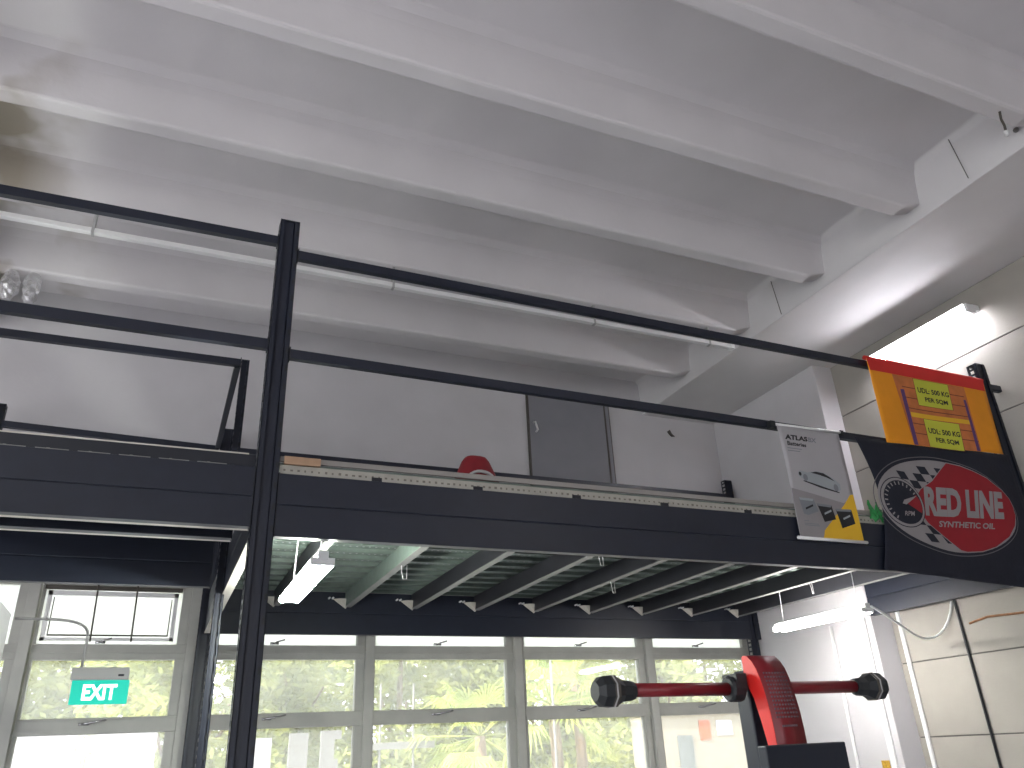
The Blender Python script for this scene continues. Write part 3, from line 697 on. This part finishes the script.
# chequers on the two arms beside the gauge
def inside(p, s=.97): return ((p[0]-CX)/(RX*s))**2+((p[1]-CZ)/(RZ*s))**2 < 1
for side in (1, -1):
    bm_v, bm_f = [], []
    for r in range(0, 5):
        for c in range(0, 9):
            if (r+c) % 2: continue
            w_, h_ = .098, .066; pts = []
            for u_, v_ in ((c, r), (c+1, r), (c+1, r+1), (c, r+1)):
                z = CZ+side*(.12+v_*h_) ; x = (5.24 if side > 0 else 5.30)+u_*w_-v_*(.035 if side > 0 else -.05); pts.append((x, z))
            if all(inside(p) for p in pts): k = len(bm_v); bm_v += pts; bm_f.append((k, k+1, k+2, k+3))
    decal('chequer_pattern', bm_v, bm_f, 'flag_navy', o, y2-.0012, wf)
RED = [(5.889, 3.530), (6.045, 3.517), (6.184, 3.480), (6.325, 3.43), (6.384, 3.39), (6.475, 3.335), (6.535, 3.27), (6.55, 3.20), (6.543, 3.12), (6.49, 3.03), (6.38, 2.93), (6.20, 2.84), (6.016, 2.793), (5.842, 2.780), (5.776, 2.79), (5.619, 2.895), (5.473, 2.993), (5.439, 3.043), (5.455, 3.135), (5.455, 3.228), (5.507, 3.272), (5.663, 3.353), (5.77, 3.439)]
rc = (5.98, 3.15)
poly('red_field_edge', [(rc[0]+(p[0]-rc[0])*1.012, rc[1]+(p[1]-rc[1])*1.022) for p in RED], 'flag_grey', o, y2-.0018, wf)
poly('red_field', RED, 'flag_red', o, y2-.003, wf)
GX, GZ = 5.252, 3.142
poly('gauge_rim', ell(GX, GZ, .235, .205, 40), 'flag_navy', o, y2-.0036, wf)
poly('gauge_rim', ell(GX, GZ, .228, .198, 40), 'flag_grey', o, y2-.0042, wf)
poly('gauge_face', ell(GX+.004, GZ, .204, .178, 40), 'flag_navy', o, y2-.0050, wf)
poly('gauge_red_sector', [(5.282, 3.135), (5.42, 3.215), (5.45, 3.17), (5.452, 3.10), (5.43, 3.062)], 'flag_red', o, y2-.0056, wf)
for i in range(15):
    tk = []; tf = []
    a = math.radians(235-i*14.5); r0, r1 = .80, .96; da = .035
    k = len(tk)
    for rr, s in ((r0, -1), (r1, -1), (r1, 1), (r0, 1)): tk.append((GX+.2*rr*math.cos(a+s*da), GZ+.175*rr*math.sin(a+s*da)))
    tf.append((k, k+1, k+2, k+3))
    decal('gauge_tick', tk, tf, 'flag_grey', o, y2-.0056, wf)
poly('gauge_needle', [(5.235, 3.128), (5.262, 3.16), (5.428, 3.208), (5.275, 3.122)], 'flag_grey', o, y2-.0064, wf)
text('gauge_lettering', 'RPM', ((5.242, 3.068), (5.345, 3.072), (5.228, 3.030), (5.332, 3.034)), 'flag_grey', o, y2-.0064, wf, .02)
tq = quadmap(((5.545, 3.300), (6.455, 3.318), (5.470, 3.050), (6.380, 3.078)))
def sub(u0, u1): return (tq(u0, 1), tq(u1, 1), tq(u0, 0), tq(u1, 0))
text('flag_lettering', 'RED', sub(0, .46), 'flag_grey', o, y2-.006, wf, .05)
text('flag_lettering', 'LINE', sub(.525, 1), 'flag_grey', o, y2-.006, wf, .05)
text('flag_lettering', 'SYNTHETIC OIL', ((5.615, 3.018), (6.262, 3.036), (5.590, 2.966), (6.238, 2.986)), 'flag_grey', o, y2-.006, wf, .03)

# things lying on the deck
b = MB(); random.seed(3)
nu, nv = 14, 8
for j in range(nv+1):
    for i in range(nu+1):
        u, v = i/nu, j/nv
        b.v.append((4.895+.125*u+random.uniform(-.012, .012), 4.282+.007*math.sin(u*9)+.006*math.sin(v*9+u*6), 2.985+.14*v*(.8+.2*math.sin(u*9+1))+.02*math.sin(u*13)))
for j in range(nv):
    for i in range(nu): k = j*(nu+1)+i; b.f.append((k, k+1, k+nu+2, k+nu+1))
tag(b.build('green_bag', 'green_cloth', smooth=True, solid=.004), 'crumpled green bag on the deck edge between the two banners', 'bag')
random.seed(7)
o = thing('red_bag', (1.74, 4.5, 3.05), 'small dark red bag with arched handle standing on the deck edge', 'bag')
b = MB(); rings = [(0, .165, .10), (.05, .14, .095), (.11, .115, .08), (.17, .09, .06), (.195, .07, .05), (.205, .05, .03)]
n = 16
for z, rx, ry in rings:
    for j in range(n):
        a = 2*math.pi*j/n; b.v.append((1.745+rx*math.copysign(abs(math.cos(a))**.7, math.cos(a)), 4.5+ry*math.copysign(abs(math.sin(a))**.7, math.sin(a)), 3.042+z))
for k in range(len(rings)-1):
    for j in range(n): b.f.append((k*n+j, k*n+(j+1) % n, (k+1)*n+(j+1) % n, (k+1)*n+j))
b.f.append(tuple(range(n-1, -1, -1))); b.f.append(tuple((len(rings)-1)*n+j for j in range(n)))
b.build('bag_body', 'red_cloth', o, smooth=True)
MB().tube([(1.745+.085*math.cos(math.pi*i/10), 4.395, 3.06+.055*math.sin(math.pi*i/10)) for i in range(11)], .011, 6).build('bag_handle', 'grey_plastic', o, smooth=True)['label'] = 'pale arched handle'
# lizard-like dark mark on the wall
tag(MB().prism([(5.93, 5.30), (5.97, 5.33), (6.0, 5.27), (6.04, 5.24), (5.99, 5.235), (5.96, 5.26)], 'y', YW-.075, YW-.062).build('wall_mark', 'frame_dark'), 'tiny dark scrap on the upper back wall right of the door', 'scrap')

# ------------------------------------------------------------ wheel alignment machine
o = thing('wheel_aligner', (2.5, 3.0, 0), 'red and black wheel alignment machine with camera pods on a crossbar', 'wheel aligner')
MB().box(2.475, 2.59, 3.055, 3.15, .05, 1.79).build('column', 'black_plastic', o, bevel=.01)
MB().box(2.15, 2.85, 2.6, 3.35, 0, .06).build('base', 'black_plastic', o, bevel=.01)
MB().box(2.225, 2.635, 2.70, 2.75, .62, 1.478).build('cabinet', 'black_plastic', o, bevel=.006)
MB().box(2.30, 2.55, 2.72, 3.1, .06, .62).build('cabinet_foot', 'black_plastic', o)
yb = 3.05
front = [(3.02, 1.846), (2.995, 1.842), (2.965, 1.815), (2.945, 1.785), (2.93, 1.745), (2.917, 1.70), (2.907, 1.65), (2.899, 1.60), (2.894, 1.54), (2.892, 1.48), (2.892, 1.42)]
back = [(3.03, 1.842), (3.03, 1.765), (3.012, 1.71), (2.99, 1.667), (2.965, 1.57), (2.945, 1.47), (2.935, 1.42)]
prof = front+list(reversed(back))
hd = MB(); x0, x1 = 2.447, 2.605
n = len(front)
for (y, z) in front: hd.v += [(x0, y, z), (x1, y, z)]
for i in range(n-1): hd.f.append((2*i, 2*i+1, 2*i+3, 2*i+2))
hd.build('hood_front', 'red_paint', o, smooth=True, solid=.004)
MB().prism(prof, 'x', x0-.003, x0+.003).build('hood_side', 'red_lit', o)['label'] = 'red side cheek, painted lighter as if lit'
MB().prism(prof, 'x', x1-.003, x1+.003).build('hood_side', 'red_paint', o)
def yf(z):
    for i in range(n-1):
        if front[i][1] >= z >= front[i+1][1]:
            t = (front[i][1]-z)/(front[i][1]-front[i+1][1]); return front[i][0]*(1-t)+front[i+1][0]*t
    return front[-1][0]
dm = MB()
for r in range(12):
    z = 1.765-r*.0165
    for c in range(8):
        x = x0+.024+c*.0158; dm.box(x, x+.008, yf(z)-.0045, yf(z)-.001, z-.0035, z+.0035)
dm.build('perforated_dots', 'flag_pale', o)
dm = MB()
for c in range(8):
    z = 1.548; x = x0+.045+c*.0105; dm.box(x, x+.007, yf(z)-.0045, yf(z)-.001, z-.004, z+.004)
dm.build('maker_marks', 'flag_pale', o)
zb = 1.709
MB().tube([(1.84, yb, zb+.003), (2.42, yb, zb)], .028, 16).build('crossbar', 'red_paint', o, smooth=True)
MB().tube([(2.585, yb+.03, zb), (2.60, yb, zb), (3.13, yb, zb+.002)], .028, 16).build('crossbar', 'red_paint', o, smooth=True)
MB().tube([(2.355, yb, zb), (2.365, yb, zb), (2.42, yb, zb)], [.046, .054, .054], 12).box(2.375, 2.43, 3.0, 3.1, zb-.01, zb+.062).build('bar_clamp', 'black_rubber', o)
for s, xe in ((-1, 1.86), (1, 3.11)):
    x = xe
    pod = MB().tube([(x-s*.01, yb, zb), (x+s*.01, yb, zb), (x+s*.05, yb, zb), (x+s*.085, yb, zb)], [.036, .042, .045, .062], 8).build('camera_pod', 'black_rubber', o)
    MB().tube([(x+s*.085, yb, zb), (x+s*.112, yb, zb)], .0665, 8).build('pod_rim', 'frame_dark', pod)
    MB().tube([(x+s*.098, yb, zb), (x+s*.104, yb, zb)], .069, 8).build('pod_seam', 'grey_plastic', pod)
    MB().tube([(x+s*.112, yb, zb), (x+s*.15, yb, zb), (x+s*.175, yb, zb)], [.066, .062, .04], 8).build('pod_cover', 'black_rubber', pod)

# ------------------------------------------------------------ outside
random.seed(11)
struct(MB().box(-40, 60, 8.4, 70, -.2, -.05).build('ground', 'ground'), 'ground outside the windows', 'ground')
struct(MB().box(-40, 50, -50, -8.2, -.2, -.05).build('bounce_apron', 'ground'), 'unseen pale apron added to bounce daylight in through the front opening', 'ground')  # unseen slab, added so sunlight bounces in through the front opening
def blob_leaves(b, cx, cyy, cz, r, n, size, squash=.8):
    for i in range(n):
        while 1:
            p = Vector((random.uniform(-1, 1), random.uniform(-1, 1), random.uniform(-1, 1)))
            if .45 < p.length < 1: break
        c = Vector((cx+p.x*r, cyy+p.y*r, cz+p.z*r*squash))
        d = Vector((random.gauss(0, 1), random.gauss(0, 1), random.gauss(0, .6))).normalized(); e_ = d.orthogonal().normalized()
        e_ = (Matrix.Rotation(random.uniform(0, 6.28), 3, d) @ e_); s = size*random.uniform(.6, 1.3)
        b.add([c-d*s, c+e_*s*.4, c+d*s, c-e_*s*.4], [(0, 1, 2, 3)])
def tree_proto(seed, h):
    random.seed(seed); crown = MB()
    for i in range(16):
        a = random.uniform(0, 6.28); rr = random.uniform(0, 1.7)
        blob_leaves(crown, rr*math.cos(a), rr*math.sin(a)*.8, random.uniform(.9, h-.5), random.uniform(.7, 1.05), 420, .115)
    trunk = MB()
    trunk.tube([(0, 0, -.1), (.05, 0, .8), (-.05, .05, 1.6), (.1, 0, h*.8)], [.13, .1, .08, .04], 8)
    for i in range(5):
        a = random.uniform(0, 6.28); z0 = random.uniform(.7, 1.6); trunk.tube([(0, 0, z0), (.5*math.cos(a), .5*math.sin(a), z0+.6), (1.1*math.cos(a), 1.1*math.sin(a), z0+1.3)], [.06, .04, .02], 6)
    return crown, trunk
protos = []
def tree(i, x, y, lab, kind):
    if len(protos) <= kind:
        cr_, tk_ = tree_proto(30+kind, [4.9, 4.6][kind])
        o = thing('garden_tree', (0, 0, 0), lab, 'tree', 'trees outside the windows')
        cr_.build('tree_crown', ['leaf', 'leaf_pale'][kind], o); tk_.build('tree_trunk', 'bark', o, smooth=True)
        o.location = (x, y, 0); protos.append(o); return o
    c = copy_tree(protos[kind], (x-protos[kind].location.x, y-protos[kind].location.y, 0), lab, 'trees outside the windows')
    c.rotation_euler.z = random.uniform(0, 6.28); c.scale = [random.uniform(.95, 1.12)]*3
    return c
spots = [(-4.2, 17, 0), (-1.6, 18, 1), (.6, 16.5, 0), (2.6, 18.5, 1), (4.6, 16.5, 0), (6.6, 18, 1), (8.6, 17.5, 0), (11.2, 17, 1), (13.6, 18.5, 0), (16, 18, 1), (-.2, 21.5, 0), (3.8, 22, 1), (7.8, 22, 0), (12, 22, 1)]
where = ['at the far left, over the boxed panel', 'behind the EXIT sign', 'between sign and rear post', 'behind the tall front post', 'in the second window', 'between second and third window', 'in the third window', 'left of the palm', 'behind the palm', 'right of the palm', 'in the back row left of the post', 'in the back row behind the second window', 'in the back row behind the third window', 'in the back row behind the palm']
random.seed(5)
for i, (x, y, k) in enumerate(spots): tree(i, x, y, 'pale green leafy tree outside, '+where[i], k)
# fan palms
def palm(x, y, h, lab, seed):
    random.seed(seed)
    o = thing('fan_palm', (x, y, -.05), lab, 'palm', 'fan palms outside')
    MB().tube([(x, y, -.1), (x+.04, y, h*.5), (x, y, h)], [.13, .1, .09], 10).build('palm_trunk', 'bark', o, smooth=True)
    b = MB()
    for k in range(22):
        a = random.uniform(0, 6.28); el = random.uniform(-.7, 1.1); L_ = random.uniform(.55, .8)
        d = Vector((math.cos(a)*math.cos(el), math.sin(a)*math.cos(el), math.sin(el)))
        base = Vector((x, y, h)); tip = base+d*L_
        b.tube([base, tip], .012, 4)
        side = d.cross(Vector((0, 0, 1))).normalized(); upv = side.cross(d)
        for q in range(15):
            f = (q-7)/7*1.5; dd = (d*math.cos(f)+side*math.sin(f)).normalized(); ll = .62*(1-.25*abs(q-7)/7)
            w_ = dd.cross(upv).normalized()*.022; mid = tip+dd*ll*.55; end = tip+dd*ll-Vector((0, 0, .22*random.uniform(.5, 1.4)))
            b.add([tip, mid+w_, end, mid-w_], [(0, 1, 2, 3)])
    b.build('palm_fronds', 'palm_leaf', o)
palm(6.0, 12.3, 2.15, 'fan palm outside the palm window, behind the left camera pod', 1)
palm(6.9, 13.2, 2.75, 'taller fan palm outside, right beside the mullion', 2)
palm(5.0, 13.0, 1.75, 'low fan palm outside, left of the others', 3)
# white garden wall at left, pillars, hut, neighbouring building
tag(MB().box(-3.2, .15, 11.6, 11.8, -.05, 1.93).build('garden_wall', 'wall_paint'), 'sunlit white garden wall outside below the EXIT sign', 'wall')
b = MB(); random.seed(9); blob_leaves(b, -.62, 11.4, 1.72, .16, 60, .03, 1.4); blob_leaves(b, -.6, 11.4, 1.45, .12, 30, .03, 1); b.tube([(-.6, 11.4, -.05), (-.61, 11.4, 1.7)], .01, 5)
tag(b.build('thin_shrub', 'leaf'), 'sparse little shrub before the white garden wall', 'shrub')
for i, (x, wd, z1, m_) in enumerate(((1.42, .26, 1.83, 'grey_plastic'), (1.92, .27, 1.88, 'outside_white'), (2.37, .2, 1.90, 'outside_white'))):
    o = thing('notice_pillar', (x, 12.6, -.05), ['pale grey board standing outside beside the tall post', 'white and pink board standing outside, middle of three', 'white notched board standing outside, right of three'][i], 'board')
    b = MB().box(x, x+wd, 12.6, 12.66, .3, z1)
    if i == 2: b.box(x+wd, x+wd+.1, 12.6, 12.66, z1-.12, z1); b.box(x+wd, x+wd+.06, 12.6, 12.66, z1-.5, z1-.38)
    b.build('board_panel', m_, o); MB().box(x+wd*.4, x+wd*.5, 12.62, 12.66, -.05, .3).build('board_leg', 'grey_plastic', o)
o = thing('garden_shelter', (3.75, 13.4, -.05), 'white framed shelter outside behind the third window', 'shelter')
for x in (3.45, 3.50+.5): MB().tube([(x, 13.4, -.05), (x, 13.4, 2.6)], .02, 6).build('shelter_post', 'outside_white', o)
MB().box(3.1, 4.35, 13.35, 13.7, 1.62, 1.72).build('shelter_roof', 'outside_white', o)
wire([(5.18, 10.6, -.05), (5.18, 10.6, 3.0)], .018, 'outside_white', 'slim_pole', 'slim white pole outside among the palms', 'pole')
o = thing('neighbour_building', (9.5, 12.0, -.05), 'beige building outside the rightmost window with posted notices', 'building')
MB().box(7.0, 13, 11.0, 11.6, -.05, 1.92).build('building_wall', 'outside_beige', o)
MB().box(6.95, 13, 10.93, 11.65, 1.92, 1.96).build('eaves', 'outside_white', o)
MB().box(7.43, 7.70, 10.98, 11.0, -.05, 1.61).build('building_door', 'outside_dark', o)
tag(MB().box(7.85, 8.05, 10.985, 10.999, 1.53, 1.81).build('paper_notice', 'notice_orange'), 'orange paper notice on the beige building outside', 'notice')
tag(MB().box(8.18, 8.46, 10.985, 10.999, 1.59, 1.80).build('paper_notice', 'notice_white'), 'white paper notice on the beige building outside', 'notice')
